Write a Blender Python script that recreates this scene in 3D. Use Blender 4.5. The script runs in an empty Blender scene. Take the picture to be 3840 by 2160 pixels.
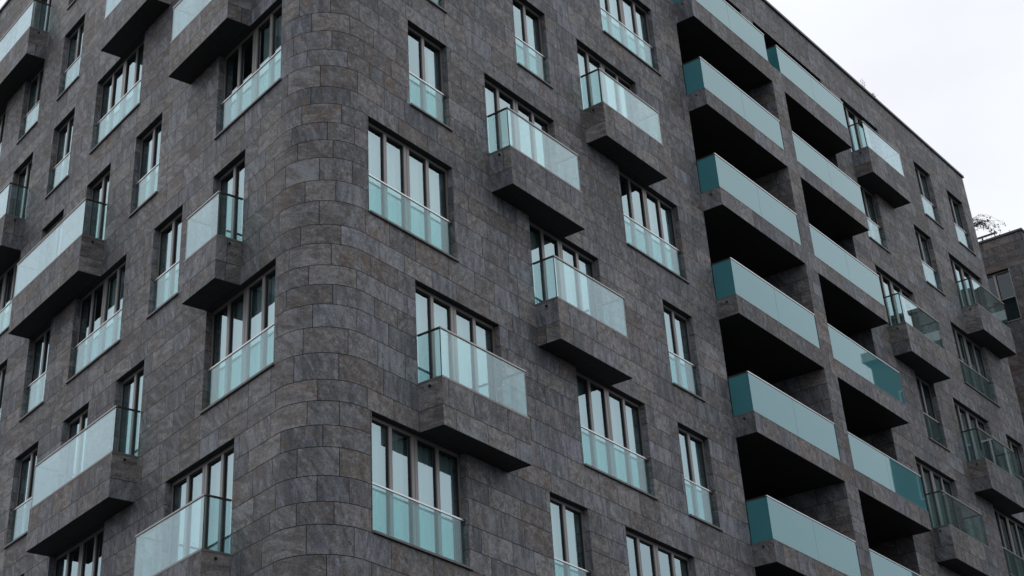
import bpy, math, random
from mathutils import Vector, Matrix
random.seed(7)
S = bpy.context.scene
COL = S.collection

# ------------------------------------------------------------------ camera
cam_d = bpy.data.cameras.new('camera'); cam = bpy.data.objects.new('camera', cam_d); COL.objects.link(cam)
cam_d.sensor_width = 36; cam_d.lens = 57.5875; cam_d.shift_x = 0.16807; cam_d.shift_y = -0.20529
cam_d.clip_start = .1; cam_d.clip_end = 3000
rt = Vector((0.66593494, -0.74600981, -0.00015951)); up = Vector((-0.42167196, -0.37658709, 0.82484842)); fw = Vector((0.61540508, 0.54922812, 0.56535392))
M = Matrix.Identity(4)
for i in range(3): M[i][0] = rt[i]; M[i][1] = up[i]; M[i][2] = -fw[i]
M.translation = Vector((-18.5209, -17.0706, -17.1070))
cam.matrix_world = M
S.camera = cam
S.render.resolution_x = 1024; S.render.resolution_y = 576
S.render.engine = 'CYCLES'
S.cycles.max_bounces = 12; S.cycles.transparent_max_bounces = 32; S.cycles.glossy_bounces = 5; S.cycles.diffuse_bounces = 2
# ------------------------------------------------------------------ world: overcast
SUN_EL, SUN_AZ = math.radians(52), math.radians(150)
W = bpy.data.worlds.new('World'); S.world = W; W.use_nodes = True
nt = W.node_tree; N = nt.nodes; Lk = nt.links
bg = N['Background']
sky = N.new('ShaderNodeTexSky'); sky.sky_type = 'NISHITA'; sky.sun_disc = False
sky.sun_elevation = SUN_EL; sky.sun_rotation = SUN_AZ; sky.air_density = 1.0; sky.dust_density = 5.0
hsv = N.new('ShaderNodeHueSaturation'); hsv.inputs['Saturation'].default_value = .35
tc = N.new('ShaderNodeTexCoord'); mp = N.new('ShaderNodeMapping'); mp.inputs['Scale'].default_value = (1, 1, 2.2)
ns = N.new('ShaderNodeTexNoise'); ns.inputs['Scale'].default_value = 2.6; ns.inputs['Detail'].default_value = 5; ns.inputs['Roughness'].default_value = .5
cr = N.new('ShaderNodeValToRGB')
cr.color_ramp.elements[0].position = .34; cr.color_ramp.elements[0].color = (9.7, 9.95, 10.5, 1)
cr.color_ramp.elements[1].position = .66; cr.color_ramp.elements[1].color = (11.6, 11.7, 11.9, 1)
mx = N.new('ShaderNodeMix'); mx.data_type = 'RGBA'; mx.inputs[0].default_value = .93
Lk.new(sky.outputs[0], hsv.inputs['Color']); Lk.new(tc.outputs['Generated'], mp.inputs[0]); Lk.new(mp.outputs[0], ns.inputs['Vector'])
Lk.new(ns.outputs['Fac'], cr.inputs[0]); Lk.new(hsv.outputs[0], mx.inputs[6]); Lk.new(cr.outputs[0], mx.inputs[7]); 
# overcast sky: darker towards the horizon, brightest overhead
sx = N.new('ShaderNodeSeparateXYZ'); Lk.new(tc.outputs['Generated'], sx.inputs[0])
gr = N.new('ShaderNodeValToRGB'); Lk.new(sx.outputs['Z'], gr.inputs[0])
gr.color_ramp.elements[0].position = 0; gr.color_ramp.elements[0].color = (.34, .36, .40, 1)
gr.color_ramp.elements[1].position = 1; gr.color_ramp.elements[1].color = (1, 1, 1, 1)
e = gr.color_ramp.elements.new(.42); e.color = (.93, .94, .955, 1)
e = gr.color_ramp.elements.new(.25); e.color = (.72, .745, .79, 1)
mg = N.new('ShaderNodeMix'); mg.data_type = 'RGBA'; mg.blend_type = 'MULTIPLY'; mg.inputs[0].default_value = 1
Lk.new(mx.outputs[2], mg.inputs[6]); Lk.new(gr.outputs[0], mg.inputs[7]); Lk.new(mg.outputs[2], bg.inputs['Color'])
bg.inputs['Strength'].default_value = .1
sd = bpy.data.lights.new('sun', 'SUN'); sd.energy = .5; sd.angle = math.radians(30); sd.color = (1, .97, .93)
sun = bpy.data.objects.new('sun', sd); COL.objects.link(sun)
# same bearing as the sky texture's sun (behind and above the building)
sun.rotation_euler = (math.pi/2 - SUN_EL, 0, math.pi - SUN_AZ + math.radians(150))
S.view_settings.view_transform = 'Standard'; S.view_settings.look = 'None'; S.view_settings.exposure = 0; S.view_settings.gamma = 1

# ------------------------------------------------------------------ geometry constants (metres)
TH = math.radians(105.287)           # turn of the facade round the corner
RAD = .97; TT = RAD/math.tan((math.pi-TH)/2); ARC = RAD*TH
U0, V0, MOD = 1.414, 1.391, 1.2898
LD = (-math.cos(TH), math.sin(TH))    # direction of the left facade, away from the corner
UEND, ROOF, GZ = 34.33, 13.32, -18.75
VEND = 24.0
def P(s, off=0.0, z=0.0):
    """point of the facade line at run s, off metres outward"""
    if s >= 0: return (TT+s, -off, z)
    if s >= -ARC:
        a = -math.pi/2 + s/RAD
        return (TT+(RAD+off)*math.cos(a), RAD+(RAD+off)*math.sin(a), z)
    v = TT + (-s-ARC)
    return (LD[0]*v-math.sin(TH)*off, LD[1]*v-math.cos(TH)*off, z)
def sR(n): return U0+MOD*n-TT
def sL(n): return -ARC-(V0+MOD*n-TT)
SMIN, SMAX = -ARC-(VEND-TT), UEND-TT

# ------------------------------------------------------------------ mesh builder
class MB:
    def __init__(s): s.v = []; s.f = []; s.m = []; s.t = []
    def quad(s, a, b, c, d, m=0, t=(.5, .5, .5)):
        i = len(s.v); s.v += [a, b, c, d]; s.f.append((i, i+1, i+2, i+3)); s.m.append(m); s.t.append(t)
    def poly(s, pts, m=0, t=(.5, .5, .5)):
        i = len(s.v); s.v += pts; s.f.append(tuple(range(i, i+len(pts)))); s.m.append(m); s.t.append(t)
    def box(s, x0, y0, z0, x1, y1, z1, m=0, t=(.5, .5, .5)):
        i = len(s.v)
        s.v += [(x0,y0,z0),(x1,y0,z0),(x1,y1,z0),(x0,y1,z0),(x0,y0,z1),(x1,y0,z1),(x1,y1,z1),(x0,y1,z1)]
        for f in ((0,3,2,1),(4,5,6,7),(0,1,5,4),(1,2,6,5),(2,3,7,6),(3,0,4,7)):
            s.f.append(tuple(i+k for k in f)); s.m.append(m); s.t.append(t)
    def tube(s, pts, r0, r1, n=5, m=0, t=(.5,.5,.5)):
        rings = []
        for k, p in enumerate(pts):
            p = Vector(p); d = (Vector(pts[min(k+1, len(pts)-1)])-Vector(pts[max(k-1, 0)])).normalized()
            a = d.orthogonal().normalized(); b = d.cross(a); r = r0+(r1-r0)*k/(len(pts)-1)
            rings.append(len(s.v))
            for j in range(n):
                an = 2*math.pi*j/n; s.v.append(tuple(p+a*math.cos(an)*r+b*math.sin(an)*r))
        for k in range(len(pts)-1):
            for j in range(n):
                s.f.append((rings[k]+j, rings[k]+(j+1) % n, rings[k+1]+(j+1) % n, rings[k+1]+j)); s.m.append(m); s.t.append(t)
    def build(s, name, mats, parent=None, bevel=0):
        me = bpy.data.meshes.new(name); me.from_pydata([tuple(p) for p in s.v], [], s.f)
        for mt in mats: me.materials.append(mt)
        me.polygons.foreach_set('material_index', s.m)
        at = me.attributes.new('tint', 'FLOAT_VECTOR', 'FACE')
        at.data.foreach_set('vector', [c for t in s.t for c in t])
        me.update()
        o = bpy.data.objects.new(name, me); COL.objects.link(o)
        if parent: o.parent = parent
        if bevel:
            b = o.modifiers.new('bevel', 'BEVEL'); b.width = bevel; b.segments = 1; b.limit_method = 'ANGLE'
        return o

# ------------------------------------------------------------------ materials
def mat(name):
    m = bpy.data.materials.new(name); m.use_nodes = True
    return m, m.node_tree.nodes, m.node_tree.links
def math_n(N, L, op, a, b=None, clamp=False):
    n = N.new('ShaderNodeMath'); n.operation = op; n.use_clamp = clamp
    for i, x in enumerate((a, b)):
        if x is None: continue
        if isinstance(x, (int, float)): n.inputs[i].default_value = x
        else: L.new(x, n.inputs[i])
    return n.outputs[0]
def mixc(N, L, fac, a, b, blend='MIX'):
    n = N.new('ShaderNodeMix'); n.data_type = 'RGBA'; n.blend_type = blend
    for s, x in ((0, fac), (6, a), (7, b)):
        if isinstance(x, (int, float)): n.inputs[s].default_value = x
        elif isinstance(x, tuple): n.inputs[s].default_value = x+(1,)
        else: L.new(x, n.inputs[s])
    return n.outputs[2]
def noise(N, L, vec, scale, detail=4, rough=.55, dist=0):
    n = N.new('ShaderNodeTexNoise'); n.inputs['Scale'].default_value = scale; n.inputs['Detail'].default_value = detail
    n.inputs['Roughness'].default_value = rough; n.inputs['Distortion'].default_value = dist
    L.new(vec, n.inputs['Vector']); return n.outputs['Fac']
def ramp(N, L, f, a, b):
    n = N.new('ShaderNodeMapRange'); n.inputs[1].default_value = a; n.inputs[2].default_value = b; n.clamp = True
    L.new(f, n.inputs[0]); return n.outputs[0]

def stone_material(name='stone', gain=1.0, cast=(1, 1, 1)):
    m, N, L = mat(name); b = N['Principled BSDF']
    at = N.new('ShaderNodeAttribute'); at.attribute_name = 'tint'
    sep = N.new('ShaderNodeSeparateXYZ'); L.new(at.outputs['Vector'], sep.inputs[0])
    shade, hue, stain = sep.outputs
    tcn = N.new('ShaderNodeTexCoord')
    sc = N.new('ShaderNodeVectorMath'); sc.operation = 'SCALE'; sc.inputs['Scale'].default_value = 91.7; L.new(at.outputs['Vector'], sc.inputs[0])
    ad = N.new('ShaderNodeVectorMath'); ad.operation = 'ADD'; L.new(tcn.outputs['Object'], ad.inputs[0]); L.new(sc.outputs[0], ad.inputs[1])
    vec = ad.outputs[0]
    # each slab has its own direction of grain
    rotm = N.new('ShaderNodeVectorRotate'); rotm.rotation_type = 'X_AXIS'; L.new(vec, rotm.inputs['Vector'])
    L.new(math_n(N, L, 'MULTIPLY', hue, 1.6), rotm.inputs['Angle'])
    ma = N.new('ShaderNodeMapping'); ma.inputs['Scale'].default_value = (1.25, 1.25, .3); L.new(rotm.outputs[0], ma.inputs[0])
    streak = noise(N, L, ma.outputs[0], 5.5, 7, .68, .5)
    big = noise(N, L, vec, 1.9, 3, .5, .3)
    mot = noise(N, L, vec, 17, 8, .74, .8)
    fine = noise(N, L, vec, 70, 4, .7)
    pits = noise(N, L, vec, 26, 5, .75, .8)
    cool = (.161*gain, .171*gain, .192*gain); warm = (.190*gain, .177*gain, .169*gain)
    c = mixc(N, L, ramp(N, L, math_n(N, L, 'ADD', math_n(N, L, 'MULTIPLY', hue, .55), math_n(N, L, 'MULTIPLY', big, .75)), .45, .85), cool, warm)
    # slab to slab brightness, clouding and streaks
    v = math_n(N, L, 'MULTIPLY', math_n(N, L, 'POWER', shade, 1.5), .50)
    v = math_n(N, L, 'ADD', v, .66)
    v = math_n(N, L, 'MULTIPLY', v, math_n(N, L, 'ADD', math_n(N, L, 'MULTIPLY', streak, 2.7), -.38))
    v = math_n(N, L, 'MULTIPLY', v, math_n(N, L, 'ADD', math_n(N, L, 'MULTIPLY', mot, 2.6), -.34))
    v = math_n(N, L, 'MAXIMUM', v, .2)
    v = math_n(N, L, 'MULTIPLY', v, math_n(N, L, 'ADD', math_n(N, L, 'MULTIPLY', fine, 3.0), -.48))
    # faint run-off down the whole facade, across the slabs
    mr = N.new('ShaderNodeMapping'); mr.inputs['Scale'].default_value = (3.2, 3.2, .16); L.new(tcn.outputs['Object'], mr.inputs[0])
    run = noise(N, L, mr.outputs[0], 1.0, 5, .65, .2)
    v = math_n(N, L, 'MULTIPLY', v, math_n(N, L, 'ADD', math_n(N, L, 'MULTIPLY', run, .8), .6))
    cv = N.new('ShaderNodeCombineXYZ'); [L.new(v, cv.inputs[i]) for i in range(3)]
    c = mixc(N, L, 1.0, c, cv.outputs[0], 'MULTIPLY')
    # pale bloom
    bl = math_n(N, L, 'MULTIPLY', ramp(N, L, streak, .52, .62), math_n(N, L, 'MULTIPLY', ramp(N, L, mot, .45, .58), .55))
    c = mixc(N, L, bl, c, (.27*gain, .29*gain, .31*gain))
    # broad pale clouds and veins, different on every slab
    cl = noise(N, L, ma.outputs[0], 2.4, 8, .66, 1.8)
    c = mixc(N, L, math_n(N, L, 'MULTIPLY', ramp(N, L, cl, .50, .64), math_n(N, L, 'ADD', math_n(N, L, 'MULTIPLY', shade, .7), .15)), c, (.25*gain, .265*gain, .285*gain))
    c = mixc(N, L, math_n(N, L, 'MULTIPLY', ramp(N, L, cl, .47, .36), .6), c, (.085*gain, .082*gain, .088*gain))
    # dark pits
    pf = math_n(N, L, 'MULTIPLY', ramp(N, L, pits, .55, .64), ramp(N, L, math_n(N, L, 'ADD', big, math_n(N, L, 'MULTIPLY', stain, .25)), .5, .72))
    c = mixc(N, L, math_n(N, L, 'MULTIPLY', pf, .9), c, (.035, .028, .03))
    # rust and purple stains on some slabs
    sn = noise(N, L, vec, 4.2, 9, .78, 1.4)
    sf = math_n(N, L, 'MULTIPLY', ramp(N, L, sn, .50, .57), ramp(N, L, stain, .5, .8))
    sf = math_n(N, L, 'MULTIPLY', sf, ramp(N, L, pits, .42, .60))
    c = mixc(N, L, math_n(N, L, 'MULTIPLY', sf, .85), c, (.17, .088, .032))
    pu = math_n(N, L, 'MULTIPLY', ramp(N, L, noise(N, L, vec, 6.5, 7, .75, 1.), .55, .68), ramp(N, L, stain, .35, .1))
    c = mixc(N, L, math_n(N, L, 'MULTIPLY', pu, .45), c, (.095, .062, .072))
    c = mixc(N, L, 1.0, c, cast, 'MULTIPLY')
    L.new(c, b.inputs['Base Color'])
    b.inputs['Roughness'].default_value = .62; b.inputs['Specular IOR Level'].default_value = .3
    bp = N.new('ShaderNodeBump'); bp.inputs['Strength'].default_value = .35; bp.inputs['Distance'].default_value = .006
    L.new(math_n(N, L, 'ADD', mot, math_n(N, L, 'MULTIPLY', fine, .4)), bp.inputs['Height']); L.new(bp.outputs[0], b.inputs['Normal'])
    return m
def plain(name, col, rough=.5, metal=0., spec=.5, nscale=0, namp=.2):
    m, N, L = mat(name); b = N['Principled BSDF']
    b.inputs['Roughness'].default_value = rough; b.inputs['Metallic'].default_value = metal; b.inputs['Specular IOR Level'].default_value = spec
    if nscale:
        t = N.new('ShaderNodeTexCoord'); f = noise(N, L, t.outputs['Object'], nscale, 5, .6)
        c = mixc(N, L, f, tuple(x*(1-namp) for x in col), tuple(x*(1+namp) for x in col)); L.new(c, b.inputs['Base Color'])
    else: b.inputs['Base Color'].default_value = col+(1,)
    return m
def thin_glass(name, tint, f0, pw, gtint=(1, 1, 1), rough=0., wave=0.):
    """see-through glass sheet: tinted transmission plus a fresnel mirror"""
    m, N, L = mat(name); out = N['Material Output']; N.remove(N['Principled BSDF'])
    tr = N.new('ShaderNodeBsdfTransparent'); tr.inputs[0].default_value = tint+(1,)
    gl = N.new('ShaderNodeBsdfAnisotropic') if False else N.new('ShaderNodeBsdfGlossy'); gl.inputs['Roughness'].default_value = rough; gl.inputs['Color'].default_value = gtint+(1,)
    # the same fresnel from both sides of the sheet
    g = N.new('ShaderNodeNewGeometry'); dt = N.new('ShaderNodeVectorMath'); dt.operation = 'DOT_PRODUCT'
    L.new(g.outputs['Incoming'], dt.inputs[0]); L.new(g.outputs['Normal'], dt.inputs[1])
    ca = math_n(N, L, 'ABSOLUTE', dt.outputs['Value'])
    p5 = math_n(N, L, 'POWER', math_n(N, L, 'SUBTRACT', 1.0, ca, True), pw)
    fac = math_n(N, L, 'ADD', f0, math_n(N, L, 'MULTIPLY', p5, 1-f0), True)
    if wave:
        t = N.new('ShaderNodeTexCoord'); bp = N.new('ShaderNodeBump'); bp.inputs['Strength'].default_value = wave; bp.inputs['Distance'].default_value = .05
        L.new(noise(N, L, t.outputs['Object'], 1.3, 2, .5), bp.inputs['Height']); L.new(bp.outputs[0], gl.inputs['Normal'])
    mxs = N.new('ShaderNodeMixShader'); L.new(fac, mxs.inputs[0]); L.new(tr.outputs[0], mxs.inputs[1]); L.new(gl.outputs[0], mxs.inputs[2]); L.new(mxs.outputs[0], out.inputs[0])
    return m
def frosted_glass(name):
    m, N, L = mat(name); out = N['Material Output']; N.remove(N['Principled BSDF'])
    df = N.new('ShaderNodeBsdfDiffuse'); df.inputs[0].default_value = (.075, .30, .335, 1)
    tl = N.new('ShaderNodeBsdfTranslucent'); tl.inputs[0].default_value = (.09, .40, .42, 1)
    m1 = N.new('ShaderNodeMixShader'); m1.inputs[0].default_value = .3; L.new(df.outputs[0], m1.inputs[1]); L.new(tl.outputs[0], m1.inputs[2])
    gl = N.new('ShaderNodeBsdfGlossy'); gl.inputs['Roughness'].default_value = .015; gl.inputs['Color'].default_value = (.84, .98, 1, 1)
    g = N.new('ShaderNodeNewGeometry'); dt = N.new('ShaderNodeVectorMath'); dt.operation = 'DOT_PRODUCT'
    L.new(g.outputs['Incoming'], dt.inputs[0]); L.new(g.outputs['Normal'], dt.inputs[1])
    ca = math_n(N, L, 'ABSOLUTE', dt.outputs['Value'])
    fac = math_n(N, L, 'ADD', .05, math_n(N, L, 'MULTIPLY', math_n(N, L, 'POWER', math_n(N, L, 'SUBTRACT', 1.0, ca, True), 3.2), .95), True)
    t = N.new('ShaderNodeTexCoord'); bp = N.new('ShaderNodeBump'); bp.inputs['Strength'].default_value = .03; bp.inputs['Distance'].default_value = .01
    L.new(noise(N, L, t.outputs['Object'], 1.1, 2, .5), bp.inputs['Height']); L.new(bp.outputs[0], gl.inputs['Normal'])
    m2 = N.new('ShaderNodeMixShader'); L.new(fac, m2.inputs[0]); L.new(m1.outputs[0], m2.inputs[1]); L.new(gl.outputs[0], m2.inputs[2]); L.new(m2.outputs[0], out.inputs[0])
    return m
STONE = stone_material()
JOINT = plain('joint', (.032, .031, .032), .9, 0, .1)
DARK = plain('interior_shade', (.02, .02, .021), .9, 0, .1)  # near-black: shade of the rooms and loggia backs is put into the colour
SOFFIT = plain('soffit_panel_shade', (.045, .045, .045), .7, 0, .2, 6, .3)  # darker than the stone, with the underside shade painted into the colour
FRAME = plain('window_frame', (.245, .228, .22), .42, .35, .5, 9, .08)
GASKET = plain('gasket_and_shade', (.012, .012, .013), .6, 0, .3)  # black seams; on the sashes it also paints in the side shade
STEEL = plain('handrail_steel', (.62, .62, .62), .32, 1., .5, 14, .1)
RAILM = plain('handrail_dull', (.36, .345, .335), .42, .9, .5, 14, .15)
BRONZE = plain('edge_trim', (.07, .062, .058), .4, .6, .5)
COPING = plain('coping_metal', (.05, .052, .055), .45, .7, .5, 4, .2)
GLASS = thin_glass('window_glass', (.74, .90, .90), .33, 2.8, (.70, .90, .95), 0, .02)
RAILG = thin_glass('railing_glass', (.80, .935, .93), .035, 3.3, (.82, .96, 1.0))
BALG = thin_glass('balcony_glass', (.86, .955, .95), .06, 3.1, (.81, .95, 1.0))
FROST = frosted_glass('frosted_glass')
m, N_, L_ = mat('curtain_cloth'); bb = N_['Principled BSDF']; bb.inputs['Base Color'].default_value = (.50, .54, .54, 1); bb.inputs['Roughness'].default_value = .9; CLOTH = m
ASPH = plain('asphalt', (.045, .045, .047), .9, 0, .3, .7, .3)

# ------------------------------------------------------------------ coursed stone facing
REL = {0: (.385, .877, 1.255, 1.70, 2.14, 2.62), -1: (.39, .88, 1.316, 1.80, 2.186, 2.574), -2: (.385, .876, 1.36, 1.80, 2.186, 2.566), -3: (.383, .872, 1.252, 1.688, 2.183, 2.566)}
ALT = [(.385, .877, 1.316, 1.70, 2.14, 2.57), (.385, .877, 1.255, 1.74, 2.186, 2.57), (.385, .877, 1.36, 1.80, 2.186, 2.62)]
COURSES = []
for k in range(-7, 5):
    COURSES.append(3.0*k); COURSES += [3.0*k+r for r in REL.get(k, ALT[k % 3])]
COURSES = [c for c in COURSES if GZ < c < ROOF-.2]
COURSES = [GZ]+COURSES+[ROOF]
# joints read off the photograph round the corner: (z, [runs])
CORNER = [(2.35, [-1.36, -.72, -.09, .51]), (1.93, [-1.09, -.32, .34, 1.05]), (1.5, [-1.5, -.69, .05, .87]), (1.08, [-1.18, -.37, .21, .64]), (.64, [-1.63, -.91, -.14, .64, 1.26]),
 (.2, [-1.83, -1.09, -.32, .41]), (-.17, [-1.95, -1.27, -.5, .12]), (-.62, [-2.39, -1.49, -.77, -.23]), (-1.0, [-2.04, -1.35, -.66, .1]), (-1.4, [-2.32, -1.64, -.91, -.28]),
 (-1.82, [-2.05, -1.18, -.61, .12]), (-2.36, [-1.81, -.91, .04, .72]), (-2.8, [-2.48, -1.26, -.51, .41, 1.13]), (-3.2, [-2.17, -1.5, -.69, .17, .93]), (-3.63, [-1.09, -.2, .56]),
 (-4.0, [-1.55, -.66, .26, .89]), (-4.42, [-1.8, -1.01, -.2, .63]), (-4.88, [-1.18, -.38, .32, 1.08]), (-5.36, [-1.35, -.55, .47]), (-5.82, [-1.8, -.91, .04, .74]), (-6.25, [-1.95, -1.09, -.54, .12]),
 (-6.62, [-1.62, -.82, .12]), (-7.05, [-1.85, -1.26, -.54, .12]), (-7.55, [-1.72, -.91, -.37, .12]), (-7.93, [-1.89, -1.26, -.63, .12]), (-8.37, [-2.12, -1.08, -.28, .6]), (-8.75, [-1.75, -.75, .1])]
def tint():
    return (random.random(), random.random(), random.random())
def joints(s0, s1, rng, fixed=()):
    js = sorted(f for f in fixed if s0 < f < s1)
    if not js: js = [s0+rng.uniform(.3, 1.0)]
    while js[-1] < s1: js.append(js[-1]+rng.uniform(.62, 1.12))
    while js[0] > s0: js.insert(0, js[0]-rng.uniform(.62, 1.12))
    js = [j for j in js if s0+.16 < j < s1-.16]
    return [s0]+js+[s1]
GAP = .0058
def clad(mb, Pf, s0, s1, courses, holes=(), seed=1, fixed_at=None, flip=False, mi=0, jm=1, step=None, edge_gap=False):
    """stone slabs with open joints on the surface Pf(s, off, z); holes = (s0,s1,z0,z1)"""
    rng = random.Random(seed)
    def cells(a0, a1, b0, b1, gap, off, m, t):
        zs = sorted({b0, b1} | {z for h in holes for z in (h[2], h[3]) if b0 < z < b1})
        ss = {a0, a1}
        for h in holes:
            if h[3] > b0 and h[2] < b1: ss |= {x for x in (h[0], h[1]) if a0 < x < a1}
        if step and a0 < 0 and a1 > -ARC:
            k = math.ceil(max(a0, -ARC)/step)
            while k*step < min(a1, 0): ss.add(k*step) if abs(k*step-a0) > 1e-4 and abs(k*step-a1) > 1e-4 else None; k += 1
            for x in (-ARC, 0.): 
                if a0 < x < a1: ss.add(x)
        ss = sorted(ss)
        for i in range(len(ss)-1):
            for j in range(len(zs)-1):
                x0, x1, y0, y1 = ss[i], ss[i+1], zs[j], zs[j+1]
                if x1-x0 < 1e-4 or y1-y0 < 1e-4: continue
                cx, cz = (x0+x1)/2, (y0+y1)/2
                if any(h[0] < cx < h[1] and h[2] < cz < h[3] for h in holes): continue
                q = [Pf(x0, off, y0), Pf(x1, off, y0), Pf(x1, off, y1), Pf(x0, off, y1)]
                if flip: q.reverse()
                mb.quad(*q, m, t)
    for ci in range(len(courses)-1):
        z0, z1 = courses[ci], courses[ci+1]
        fx = fixed_at((z0+z1)/2) if fixed_at else ()
        js = joints(s0, s1, rng, fx)
        for i in range(len(js)-1):
            g0 = GAP if (i or edge_gap) else 0; g1 = GAP if (i < len(js)-2 or edge_gap) else 0
            cells(js[i]+g0, js[i+1]-g1, z0+(GAP if ci else 0), z1-(GAP if ci < len(courses)-2 else 0), 0, 0, mi, (rng.random(), rng.random(), rng.random()))
        cells(s0, s1, z0, z1, 0, -.014, jm, (.5, .5, .5))

# ------------------------------------------------------------------ openings
HW = 2.08
RW = [ # storey (top at 3k), first column, last column, railing?
 (0,0,2,1),(0,4,6,0),(0,8,9,1),(1,1,2,1),(1,3,5,0),(1,7,9,1),(2,0,2,1),(2,4,5,1),(2,6,8,0),(3,7,9,1),
 (-1,1,3,0),(-1,5,7,1),(-1,8,9,1),(-2,0,2,1),(-2,4,5,1),(-2,6,8,1),
 (4,18,20,0),(4,22,23,1),(4,24,25,1),(3,18,19,1),(3,21,22,1),(3,23,25,0),(2,18,20,0),(2,22,24,1),(1,19,20,1),(1,21,23,0),(1,24,25,1),(0,18,20,0),(0,22,24,1)]
LW = [(4,8,9,1),(4,10,11,0),(4,12,13,0),(3,4,6,0),(3,8,9,1),(3,10,11,1),(3,12,13,1),(2,1,3,0),(2,5,7,1),(2,8,9,1),(2,10,11,0),(2,12,13,0),
 (1,0,2,1),(1,4,5,1),(1,6,7,0),(1,8,9,0),(1,10,12,1),(0,1,2,0),(0,3,4,1),(0,5,7,1),(0,8,9,1),(0,10,11,1),
 (-1,0,2,1),(-1,4,5,0),(-1,6,7,0),(-1,8,9,1),(-2,1,3,0),(-2,5,7,1),(-2,8,9,1)]
RB = [(9-3*2,6,8),(0,3,5),(-3,4,6),(-6,1,3),(9,18,20),(6,23,25),(3,18,20),(0,21,23),(-3,18,20)]     # z of underside, columns
LB = [(9,10,13),(6,4,6),(3,1,3),(3,10,13),(0,6,9),(-3,1,2),(-6,4,7),(-9,1,3)]
LOG = (14.33, 18.55, 19.235, 23.37)       # loggia openings and pillar along the right facade
BZ = (.41, .905)                          # parapet band above each storey line
holes = []
for k, a, b, _ in RW: holes.append((sR(a), sR(b), 3*k-HW, 3.0*k))
for k, a, b, _ in LW: holes.append((sL(b), sL(a), 3*k-HW, 3.0*k))
LH = [(LOG[0]-TT, LOG[3]-TT, GZ+3.5, 9.905), (LOG[0]+.6-TT, 18.47-TT, 9.905, 12.02), (19.15-TT, LOG[3]-TT, 9.905, 12.02)]
def fixed_at(z):
    best = min(CORNER, key=lambda c: abs(c[0]-z))
    return best[1] if abs(best[0]-z) < .2 else ()

bld = bpy.data.objects.new('apartment_building', None); COL.objects.link(bld); bld.location = (0, 0, 0)
bld['label'] = 'large dark slate-clad apartment block with rounded corner, stone balcony boxes and glass railings'; bld['category'] = 'building'

wall = MB()
clad(wall, P, SMIN, SMAX, COURSES, holes+LH, 11, fixed_at, step=.11)
# jambs, soffits and sills of the openings, and the dark room behind each
DEP = .34
def opening(s0, s1, z0, z1):
    cs = [z0]+[c for c in COURSES if z0+.05 < c < z1-.05]+[z1]
    for s, sg in ((s0, 1), (s1, -1)):
        for i in range(len(cs)-1):
            a, b = cs[i]+(GAP if i else 0), cs[i+1]-(GAP if i < len(cs)-2 else 0)
            q = [P(s, 0, a), P(s, -DEP, a), P(s, -DEP, b), P(s, 0, b)]
            if sg < 0: q.reverse()
            wall.quad(*q, 0, tint())
        e = s-.01*sg
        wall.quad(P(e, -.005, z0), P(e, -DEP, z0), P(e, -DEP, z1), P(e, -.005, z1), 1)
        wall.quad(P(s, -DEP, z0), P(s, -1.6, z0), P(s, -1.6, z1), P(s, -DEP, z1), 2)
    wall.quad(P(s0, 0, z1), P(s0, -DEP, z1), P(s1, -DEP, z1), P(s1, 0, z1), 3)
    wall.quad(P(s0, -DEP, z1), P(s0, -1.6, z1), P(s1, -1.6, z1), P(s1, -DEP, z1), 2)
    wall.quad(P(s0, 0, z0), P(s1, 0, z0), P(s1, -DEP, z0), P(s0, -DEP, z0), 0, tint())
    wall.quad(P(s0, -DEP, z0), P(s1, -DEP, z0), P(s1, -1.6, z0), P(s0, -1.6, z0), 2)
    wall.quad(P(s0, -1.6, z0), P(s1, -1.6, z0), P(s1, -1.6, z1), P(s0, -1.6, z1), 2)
for h in holes: opening(*h)
# loggias: side walls, storey slabs, back wall
LBK = -2.4
x0, xa, xb, x1 = LOG
def planeX(x): return lambda s, off, z: (x+off, s, z)
csl = [c for c in COURSES if GZ+3.5 < c < 9.9]; csl = [GZ+3.5]+csl+[9.27]
clad(wall, lambda s, off, z: (x0+off, s, z), .0, 2.4, csl, (), 31)
clad(wall, lambda s, off, z: (x1-off, s, z), .0, 2.4, csl, (), 32, flip=True)
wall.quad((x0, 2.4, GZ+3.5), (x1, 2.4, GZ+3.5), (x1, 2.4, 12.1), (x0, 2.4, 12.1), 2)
for zt, a, b in ((12.02, x0+.6, 18.47), (12.02, 19.15, x1)):
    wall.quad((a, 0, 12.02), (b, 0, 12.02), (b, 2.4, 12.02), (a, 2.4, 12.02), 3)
    for x in (a, b): wall.quad((x, 0, 9.905), (x, 2.4, 9.905), (x, 2.4, 12.02), (x, 0, 12.02), 0, tint())
# ends, back and roof deck
B1 = (LD[0]*VEND, LD[1]*VEND)
wall.quad((UEND, 0, GZ), (UEND, B1[1], GZ), (UEND, B1[1], ROOF), (UEND, 0, ROOF), 0)
wall.quad((UEND, B1[1], GZ), (B1[0], B1[1], GZ), (B1[0], B1[1], ROOF), (UEND, B1[1], ROOF), 0)
pts = [P(SMIN+.0, -.02, ROOF-.15)]+[P(-ARC*k/10, -.02, ROOF-.15) for k in range(10, -1, -1)]+[(UEND, .02, ROOF-.15), (UEND, B1[1], ROOF-.15)]
wall.poly(pts, 4)
wall.build('wall', [STONE, JOINT, DARK, SOFFIT, ASPH], bld)

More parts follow.
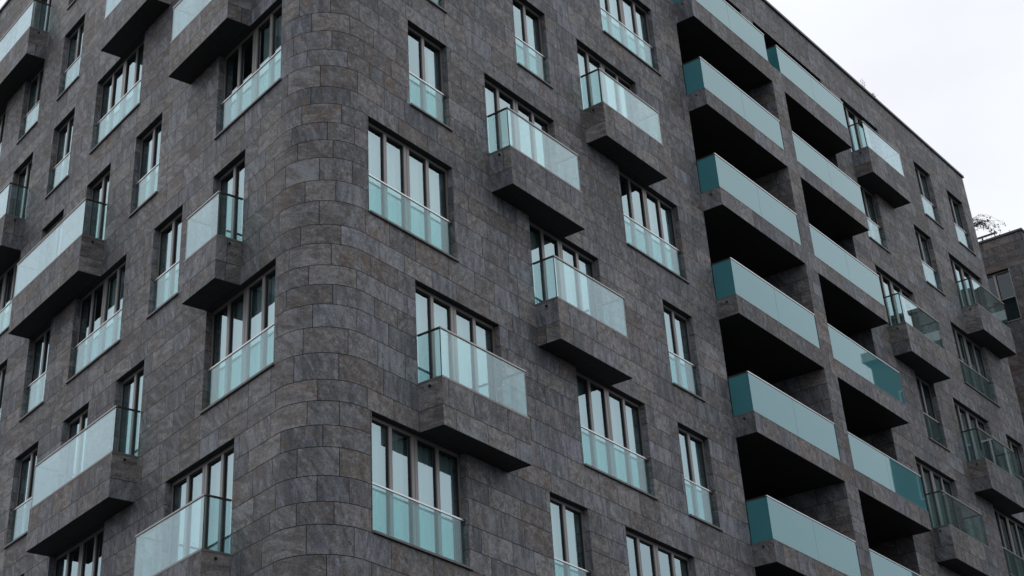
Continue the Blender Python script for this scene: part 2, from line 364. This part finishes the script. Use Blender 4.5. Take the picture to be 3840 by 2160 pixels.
cp = MB()
ss = [SMIN]+[-ARC+ARC*k/16 for k in range(17)]+[SMAX+.04]
prof = [(.055, ROOF), (.055, ROOF+.085), (-.35, ROOF+.10), (-.35, ROOF)]
for i in range(len(ss)-1):
    for j in range(4):
        (o0, z0), (o1, z1) = prof[j], prof[(j+1) % 4]
        cp.quad(P(ss[i], o0, z0), P(ss[i+1], o0, z0), P(ss[i+1], o1, z1), P(ss[i], o1, z1))
cp.quad(*[P(ss[-1], o, z) for o, z in prof])
cp.box(UEND-.3, .35, ROOF, UEND+.05, B1[1], ROOF+.09)
cp.build('coping', [COPING], bld)

# ------------------------------------------------------------------ windows
def place(o, side, n0, n1, z):
    if side == 'R': o.location = (U0+MOD*n0, 0, z)
    else:
        v = V0+MOD*n1; o.location = (LD[0]*v, LD[1]*v, z); o.rotation_euler = (0, 0, -TH)
def frame_mesh(w, double=True):
    mb = MB(); H = HW; y0, y1 = .14, .225; f = .04
    mb.box(0.002, y0, 0.002, f, y1, H-.002); mb.box(w-f, y0, .002, w-.002, y1, H-.002)
    mb.box(f, y0, .002, w-f, y1, f+.01); mb.box(f, y0-.01, H-.065, w-f, y1, H-.002)
    nb = 1 if w < 1.6 else 3
    xs = [w*(i+1)/(nb+1) for i in range(nb)]
    edges = [f]
    for i, x in enumerate(xs):
        hw = .043 if not (nb == 3 and i == 1) else .085
        if nb == 3 and i == 1:
            mb.box(x-hw, y0-.012, f+.01, x-.006, y1, H-.065); mb.box(x+.006, y0-.012, f+.01, x+hw, y1, H-.065); mb.box(x-.006, y0+.01, f+.01, x+.006, y1, H-.065, 1)
        else: mb.box(x-hw, y0-.012, f+.01, x+hw, y1, H-.065)
        edges += [x-hw, x+hw]
    edges.append(w-f)
    bays = [(edges[2*i], edges[2*i+1]) for i in range(nb+1)]
    for a, b in bays:   # sash gaskets, their black also standing in for shaded sash sides
        g = .026; z0, z1 = f+.01, H-.065
        mb.box(a, y0+.018, z0, a+g, y1-.01, z1, 1); mb.box(b-g, y0+.018, z0, b, y1-.01, z1, 1)
        mb.box(a+g, y0+.018, z0, b-g, y1-.01, z0+g, 1); mb.box(a+g, y0+.018, z1-g, b-g, y1-.01, z1, 1)
    return mb, bays
def pane_mesh(bays):
    mb = MB()
    for i, (a, b) in enumerate(bays):
        y = .172+.003*(i % 2); g = .026
        mb.quad((a+g, y, .088), (b-g, y, .088), (b-g, y, HW-.093), (a+g, y, HW-.093))
    return mb
def curtain_mesh(w, rng):
    out = []; y = .30
    r = rng.random()
    spans = []
    if r < .52: spans = [(0.02, w-.02)]
    elif r < .68: spans = [(.02, w*.24), (w*.78, w-.02)]
    elif r < .80: spans = [(.02, w*rng.uniform(.4, .6))]
    elif r < .9: spans = [(w*rng.uniform(.45, .6), w-.02)]
    for a, b in spans:
        mb = MB(); out.append(mb)
        n = max(4, int((b-a)/.035)); ph = rng.random()*6
        pr = None
        for i in range(n+1):
            x = a+(b-a)*i/n; yy = y+.022*math.sin(i*1.25+ph)+.012*math.sin(i*.47+ph*2)
            if pr: mb.quad((pr[0], pr[1], .03), (x, yy, .03), (x, yy, HW-.05), (pr[0], pr[1], HW-.05))
            pr = (x, yy)
    return out
CACHE = {}
def window(side, k, n0, n1, rail, kname='window'):
    w = MOD*(n1-n0)
    key = n1-n0
    if key not in CACHE:
        fm, bays = frame_mesh(w)
        fo = fm.build('window', [FRAME, GASKET]); po = pane_mesh(bays).build('pane', [GLASS])
        sl = MB(); sl.box(-.0, -.045, -.042, w+.045, .15, -.003); sl.box(.003, .012, -.003, w-.003, .15, .012)
        so = sl.build('sill', [SILL]); 
        gm = MB(); gm.box(.012, .085, .03, w-.012, .097, .835); go = gm.build('railing_glass', [RAILG])
        hm = MB(); hm.box(.004, .074, .835, w-.004, .108, .862); hm.box(w-.02, .065, .80, w-.003, .125, .88, 1); ho = hm.build('handrail', [STEEL, BRONZE])
        CACHE[key] = (fo.data, po.data, so.data, go.data, ho.data)
        for o in (fo, po, so, go, ho): bpy.data.objects.remove(o)
    me = CACHE[key]
    def mk(nm, d, par):
        o = bpy.data.objects.new(nm, d); COL.objects.link(o); o.parent = par; return o
    wo = mk('window', me[0], bld); place(wo, side, n0, n1, 3.0*k-HW)
    mk('pane', me[1], wo)
    if rail: mk('sill', me[2], wo); mk('railing_glass', me[3], wo); mk('handrail', me[4], wo)
    rng = random.Random((k+9)*1000+n0*10+(side == 'L')*5)
    cm = curtain_mesh(w, rng)
    for c in cm: c.build('curtain', [CLOTH], wo)
    return wo
SILL = plain('sill_slate', (.13, .125, .12), .5, 0, .4, 12, .5)
for k, a, b, r in RW: window('R', k, a, b, r)
for k, a, b, r in LW: window('L', k, a, b, r)

# ------------------------------------------------------------------ stone balcony boxes
BD = .55
def balcony(side, z, n0, n1, seed):
    w = MOD*(n1-n0); d = BD; h = .885
    mb = MB(); cs = [0, .385, h]
    clad(mb, lambda s, off, zz: (s, -d-off, zz), 0, w, cs, (), seed)
    clad(mb, lambda s, off, zz: (-off, -s, zz), 0, d, cs, (), seed+1, flip=True)
    clad(mb, lambda s, off, zz: (w+off, -s, zz), 0, d, cs, (), seed+2)
    n = max(2, round(w/.95))
    for i in range(n):
        for (ya, yb) in ((-d+.004, -.2), (-.2, -.002)):
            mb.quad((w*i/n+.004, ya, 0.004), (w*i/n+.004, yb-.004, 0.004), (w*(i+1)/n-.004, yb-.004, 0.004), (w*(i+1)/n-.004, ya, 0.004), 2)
    mb.quad((0.0, -d, 0.012), (0.0, 0, 0.012), (w, 0, 0.012), (w, -d, 0.012), 1)
    mb.quad((.0, -d, h-.03), (w, -d, h-.03), (w, 0, h-.03), (.0, 0, h-.03), 1)
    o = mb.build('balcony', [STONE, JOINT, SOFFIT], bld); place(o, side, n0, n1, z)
    t = MB(); e = .006; tz0, tz1 = h, .925
    t.box(-e, -d-e, tz0, w+e, -d+.05, tz1); t.box(-e, -d+.05, tz0, .05, -.002, tz1); t.box(w-.05, -d+.05, tz0, w+e, -.002, tz1)
    t.build('edge_trim', [SILLM], o)
    g0, g1 = .925, 1.845; y = -d+.02
    for q in ((.012, y-.006, g0, w-.012, y+.006, g1), (.014, y+.008, g0, .026, -.012, g1), (w-.026, y+.008, g0, w-.014, -.012, g1)):
        g = MB(); g.box(*q); g.build('glass_panel', [BALG], o)
    hr = MB(); hz = g1+.028
    hr.box(0, y-.02, g1, w, y+.02, hz, 0); hr.box(0, y+.02, g1, .04, -.004, hz, 1); hr.box(w-.04, y+.02, g1, w, -.004, hz, 1)
    hr.box(.002, y-.008, g0, .012, y+.008, g1, 1); hr.box(w-.012, y-.008, g0, w-.002, y+.008, g1, 1)
    hr.build('handrail', [RAILM, BRONZE], o)
    sp = MB(); sgn = -1 if side == 'R' else 1
    xx = -.004 if side == 'R' else w+.004
    sp.tube([(xx-.03*(-sgn), -.28, .79), (xx+.012*sgn, -.28, .79)], .028, .028, 10); n0_ = len(sp.v)
    sp.poly([(xx+.010*sgn, -.28+.026*math.cos(a), .79+.026*math.sin(a)) for a in [i*math.pi/6 for i in range(12)]])
    sp.build('drain_spout', [GASKET], o)
    return o
SILLM = plain('glass_shoe_metal', (.20, .19, .18), .4, .6, .5)
sd_ = 100
for z, a, b in RB: balcony('R', z, a, b, sd_); sd_ += 7
for z, a, b in LB: balcony('L', z, a, b, sd_); sd_ += 7

# ------------------------------------------------------------------ loggia parapets, pillar, frosted panels
W_ = x1-x0+.02
def loggia(zk, lower):
    z0, z1 = zk+BZ[0], zk+BZ[1]
    zb = z0 if zk < 9 else zk+.27
    mb = MB()
    clad(mb, lambda s, off, z: (s, -BD-off, z), x0, x1, [zb, z1], (), int(zk*10)+500)
    clad(mb, lambda s, off, z: (x0-off, -s, z), 0, BD, [zb, z1], (), int(zk*10)+501, flip=True)
    clad(mb, lambda s, off, z: (x1+off, -s, z), 0, BD, [zb, z1], (), int(zk*10)+502)
    mb.quad((x0, -BD, zb+.003), (x0, 2.4, zb+.003), (x1, 2.4, zb+.003), (x1, -BD, zb+.003), 2)
    mb.quad((x0, -BD, z1-.03), (x1, -BD, z1-.03), (x1, 2.4, z1-.03), (x0, 2.4, z1-.03), 2)
    o = mb.build('loggia_parapet', [STONE, JOINT, SOFFIT], bld)
    tr = MB(); hr = MB()
    g0, g1 = z1+.02, z1+.985
    top = zk == 9
    for a, b, la, lb in ((x0, xa, 1, 1 if top else 0), (xb, x1, 1 if top else 0, 1)):
        y = -BD+.02
        tr.box(a-(.006 if la else 0), y-.026, z1, b+(.006 if lb else 0), y+.03, g0)
        mid = (a+b)/2
        for c, d in ((a+.012, mid-.004), (mid+.004, b-.012)):
            g = MB(); g.box(c, y-.007, g0, d, y+.007, g1); g.build('frosted_panel', [FROST], o)
        hr.box(a, y-.02, g1, b, y+.02, g1+.028, 0)
        for flag, xx in ((la, a+.016), (lb, b-.028)):
            if flag:
                g = MB(); g.box(xx, y+.01, g0, xx+.012, -.012, g1); g.build('frosted_panel', [FROST], o)
                hr.box(xx-.012, y+.02, g1, xx+.026, -.004, g1+.028, 1); tr.box(xx-.018, y+.03, z1, xx+.03, -.004, g0)
    tr.build('edge_trim', [SILLM], o); hr.build('handrail', [STEEL, BRONZE], o)
    sp = MB(); sp.tube([(x0+.03, -.28, z1-.11), (x0-.012, -.28, z1-.11)], .028, .028, 10)
    sp.poly([(x0-.011, -.28+.026*math.cos(a), z1-.11+.026*math.sin(a)) for a in [i*math.pi/6 for i in range(12)]]); sp.build('drain_spout', [GASKET], o)
for zk in (9, 6, 3, 0, -3, -6, -9, -12): loggia(zk, 0)
pm = MB()
bands = [(zk+BZ[0] if zk < 9 else zk+.27, zk+BZ[1]) for zk in (9, 6, 3, 0, -3, -6, -9, -12)]
for i in range(len(bands)-1):
    top, bot = bands[i][0], bands[i+1][1]
    cs = [bot]+[c for c in COURSES if bot+.1 < c < top-.1]+[top]
    clad(pm, lambda s, off, z: (s, -BD-off, z), xa, xb, cs, (), 700+i)
    clad(pm, lambda s, off, z: (xa-off, -s, z), -2.4, BD, cs, (), 720+i, flip=True)
    clad(pm, lambda s, off, z: (xb+off, -s, z), -2.4, BD, cs, (), 740+i)
pm.build('pillar', [STONE, JOINT], bld)
# loggia back doors, set in the shade
for zk in (9, 6, 3, 0, -3, -6, -9):
    for a, b in ((x0+.5, xa-.6), (xb+.5, x1-.5)):
        mb = MB(); z0, z1 = zk+.93, zk+(3.0 if zk == 9 else 3.3); y = 2.32; n = 4
        for i in range(n+1):
            x = a+(b-a)*i/n; mb.box(x-.03, y, z0, x+.03, y+.07, z1, 0)
        mb.box(a, y+.005, z1-.06, b, y+.065, z1, 0)
        o = mb.build('loggia_door', [BRONZE], bld)
        g = MB(); g.quad((a, y+.04, z0), (b, y+.04, z0), (b, y+.04, z1), (a, y+.04, z1)); g.build('pane', [GLASS], o)

# ------------------------------------------------------------------ neighbouring wing beyond the recess
WX = 39.5
wing = bpy.data.objects.new('apartment_wing', None); COL.objects.link(wing); wing.location = (WX, 0, GZ)
wing['label'] = 'brownish slate-clad wing with one two-pane window, behind the right end of the main block'; wing['category'] = 'building'
wm = MB()
WC = [GZ]+[c for c in COURSES if GZ < c < 12.1]+[12.34, 12.66, 12.98, ROOF]
WC = sorted(set(WC))
def PW(s, off, z): return (WX-off-WX, s, z-GZ)
wy0, wy1 = .80, .80+MOD
clad(wm, lambda s, off, z: (-off, s, z-GZ), 0, 14, WC, [(wy0, wy1, 12-HW, 12.0)], 91, flip=True)
clad(wm, lambda s, off, z: (s, -off, z-GZ), 0, 12, WC, (), 92)
za, zb = 12-HW-GZ, 12.0-GZ
for y in (wy0, wy1): wm.quad((0, y, za), (1.4, y, za), (1.4, y, zb), (0, y, zb), 0, tint())
wm.quad((0, wy0, zb), (1.4, wy0, zb), (1.4, wy1, zb), (0, wy1, zb), 3); wm.quad((0, wy0, za), (0, wy1, za), (1.4, wy1, za), (1.4, wy0, za), 3)
wm.quad((1.4, wy0, za), (1.4, wy1, za), (1.4, wy1, zb), (1.4, wy0, zb), 2)
wm.quad((0, .02, ROOF-.12-GZ), (12, .02, ROOF-.12-GZ), (12, 14, ROOF-.12-GZ), (0, 14, ROOF-.12-GZ), 4)
wm.quad((12, 0, 0), (12, 14, 0), (12, 14, ROOF-GZ), (12, 0, ROOF-GZ), 0); wm.quad((0, 14, 0), (12, 14, 0), (12, 14, ROOF-GZ), (0, 14, ROOF-GZ), 0)
STONEW = stone_material('stone_brown', .62, (1.04, .98, .95))
wm.build('wall', [STONEW, JOINT, DARK, SOFFIT, ASPH], wing)
c2 = MB(); zz = ROOF-GZ; c2.box(-.05, -.05, zz, .3, 14, zz+.08); c2.box(.3, -.05, zz, 12, .3, zz+.08); c2.build('coping', [COPING], wing)
wf, bays = frame_mesh(MOD)
w2 = wf.build('window', [FRAME, GASKET], wing); w2.location = (-.02, wy1, za); w2.rotation_euler = (0, 0, -math.pi/2)
pane_mesh(bays).build('pane', [thin_glass('clear_dark_glass', (.6, .72, .74), .07, 4.5, (.8, .92, 1.0))], w2)
tm = MB(); tm.box(.0, .03, .90, MOD, .065, .93); tm.box(.012, .045, .02, MOD-.012, .057, .90, 1); tm.box(MOD-.03, .03, .0, MOD-.004, .08, HW, 0); tm.box(0, .0, -.03, MOD, .1, -.003, 0); tm.build('railing_glass', [FRAME, RAILG], w2)
rl = MB(); zr = ROOF+.08-GZ
rl.box(.25, 1.05, zr+.28, .31, 3.2, zr+.34); rl.box(.25, 1.55, zr, .30, 1.60, zr+.28); rl.box(.25, 3.0, zr, .30, 3.05, zr+.28)
for y in (1.09,): rl.tube([(.28, y, zr+.31), (.28, y-.02, zr+.02)], .02, .02, 6)
for i in range(8): rl.box(.27, 1.2+i*.22, zr, .28, 1.208+i*.22, zr+.28)
rl.build('roof_railing', [COPING], wing)
am = MB(); am.tube([(.1, .45, zr), (.1, .45, zr+.14)], .014, .01, 6); am.build('vent_pipe', [COPING], wing)

# ------------------------------------------------------------------ rooftop plants
LEAF = plain('leaf', (.035, .06, .028), .6, 0, .3, 8, .4); BARK = plain('bark', (.06, .05, .045), .9, 0, .1, 20, .3)
WEED = plain('dry_weed', (.16, .14, .13), .8, 0, .2)
sh = bpy.data.objects.new('rooftop_shrub', None); COL.objects.link(sh); sh.location = (40.2, 2.3, ROOF-.1)
sh['label'] = 'straggly shrub with drooping twigs and few dark leaves on the wing roof'; sh['category'] = 'shrub'
rg = random.Random(5); st = MB(); lf = MB()
def leaf(c, s):
    c = Vector(c); a = Vector((rg.uniform(-1, 1), rg.uniform(-1, 1), rg.uniform(-1, .3))).normalized(); b = a.orthogonal().normalized()
    lf.poly([tuple(c), tuple(c+a*s*.35+b*s*.32), tuple(c+a*s*.8+b*s*.22), tuple(c+a*s), tuple(c+a*s*.8-b*s*.22), tuple(c+a*s*.35-b*s*.32)])
st.tube([(0, 0, 0), (.02, -.03, .5), (0, -.12, .95), (-.03, -.2, 1.35)], .035, .02)
for i in range(15):     # main arching limbs towards the corner of the wing
    h0 = rg.uniform(.9, 1.55); L = rg.uniform(.55, 1.35); drop = rg.uniform(.05, .8)*L; side = rg.uniform(-.25, .25); rise = rg.uniform(.08, .45)
    pts = []
    for j in range(9):
        t = j/8; pts.append((side*t+rg.uniform(-.012, .012), -.15-L*t+rg.uniform(-.02, .02), h0+rise*math.sin(t*2.2)-drop*t**2.2+rg.uniform(-.015, .015)))
    st.tube(pts, .011, .003, 4)
    for j in range(3, 9):
        for q in range(3):
            if rg.random() < .55:
                a = Vector(pts[j]); e = a+Vector((rg.uniform(-.08, .08), rg.uniform(-.16, .06), rg.uniform(-.18, .08))); st.tube([tuple(a), tuple((a+e)/2+Vector((0, 0, .015))), tuple(e)], .004, .002, 3)
                if rg.random() < .5: leaf(e, rg.uniform(.08, .13))
for i in range(120):    # dense leaves near the stem
    t = rg.random(); leaf((rg.uniform(-.12, .12), -.05-.75*t+rg.uniform(-.08, .08), 1.24+.14*math.sin(t*3)+rg.uniform(-.13, .07)-(.35*rg.random() if t < .3 else 0)), rg.uniform(.07, .12))
for i in range(26): leaf((rg.uniform(-.1, .1), -1.0-rg.random()*.45, rg.uniform(.5, 1.1)), rg.uniform(.08, .13))
st.build('stem', [BARK], sh); lf.build('foliage', [LEAF], sh)
wds = []
for i, (x, hgt, lab) in enumerate(((27.05, .62, 'thin taller weed stalk growing on the roof edge'), (27.75, .36, 'short bushy weed tuft on the roof edge, right of the taller stalk'))):
    mb = MB(); rg = random.Random(20+i)
    for q in range(3 if i == 0 else 7):
        e = Vector((rg.uniform(-.1, .14), rg.uniform(-.06, .06), hgt*rg.uniform(.7, 1)))
        mb.tube([(0, 0, 0), (e.x*.3, e.y*.4, e.z*.5), tuple(e)], .006, .003, 4)
        for r in range(9):
            t = rg.uniform(.5, 1); c = Vector((e.x*t, e.y*t, e.z*t)); d = Vector((rg.uniform(-.07, .07), rg.uniform(-.05, .05), rg.uniform(0, .06)))
            mb.tube([tuple(c), tuple(c+d)], .003, .002, 3); cc = c+d
            mb.quad(tuple(cc+Vector((-.012, 0, 0))), tuple(cc+Vector((0, 0, -.012))), tuple(cc+Vector((.012, 0, 0))), tuple(cc+Vector((0, 0, .014))))
    o = mb.build('roof_weed', [WEED]); o.location = (x, .1, ROOF+.09); o['label'] = lab; o['category'] = 'weed'; o['group'] = 'weeds on the roof edge'

# ------------------------------------------------------------------ ground and the house across the street (seen only in reflections)
g = MB(); g.quad((-400, -400, GZ), (400, -400, GZ), (400, 400, GZ), (-400, 400, GZ)); go = g.build('ground', [ASPH]); go['kind'] = 'structure'
opp = bpy.data.objects.new('townhouse', None); COL.objects.link(opp); opp.location = (58, -15.6, GZ)
opp['label'] = 'old rendered townhouse with a stepped roofline across the street, mirrored in the far glass'; opp['category'] = 'building'
RENDER = plain('render_wall', (.12, .11, .10), .85, 0, .2, .8, .3); ROOFM = plain('roof_slate', (.05, .05, .055), .7, 0, .3, 3, .3); PALE = plain('pale_trim', (.45, .43, .40), .7)
ob = MB(); hh = 37.3; ob.box(0, 0, 0, 14, 14, hh); ob.box(-.3, -.3, hh, 14.3, 14.3, hh+.5, 1)
ob.poly([(0, 0, hh+.5), (0, 7, hh+2.4), (14, 7, hh+2.4), (14, 0, hh+.5)], 2); ob.poly([(0, 14, hh+.5), (14, 14, hh+.5), (14, 7, hh+2.4), (0, 7, hh+2.4)], 2); ob.poly([(0, 0, hh+.5), (0, 14, hh+.5), (0, 7, hh+2.4)], 0); ob.poly([(14, 0, hh+.5), (14, 14, hh+.5), (14, 7, hh+2.4)], 0)
ob.build('wall', [RENDER, PALE, ROOFM], opp)
ch = MB(); ch.box(3, 1.5, hh+.5, 4.2, 2.7, hh+3.4); ch.box(2.9, 1.4, hh+3.4, 4.3, 2.8, hh+3.6); ch.build('chimney', [RENDER], opp)
for fl in range(4):
    for i in range(4):
        wb = MB(); y = 1.2+i*3.3; z = hh-4-fl*3.6
        wb.box(-.06, y, z, .02, y+1.3, z+.08); wb.box(-.06, y, z+2.02, .02, y+1.3, z+2.1); wb.box(-.06, y, z+.08, .02, y+.08, z+2.02); wb.box(-.06, y+1.22, z+.08, .02, y+1.3, z+2.02); wb.box(-.05, y+.61, z+.08, .02, y+.69, z+2.02)
        o = wb.build('window', [PALE], opp)
        g = MB(); g.quad((-.02, y+.08, z+.08), (-.02, y+1.22, z+.08), (-.02, y+1.22, z+2.02), (-.02, y+.08, z+2.02)); g.build('pane', [GASKET], o)
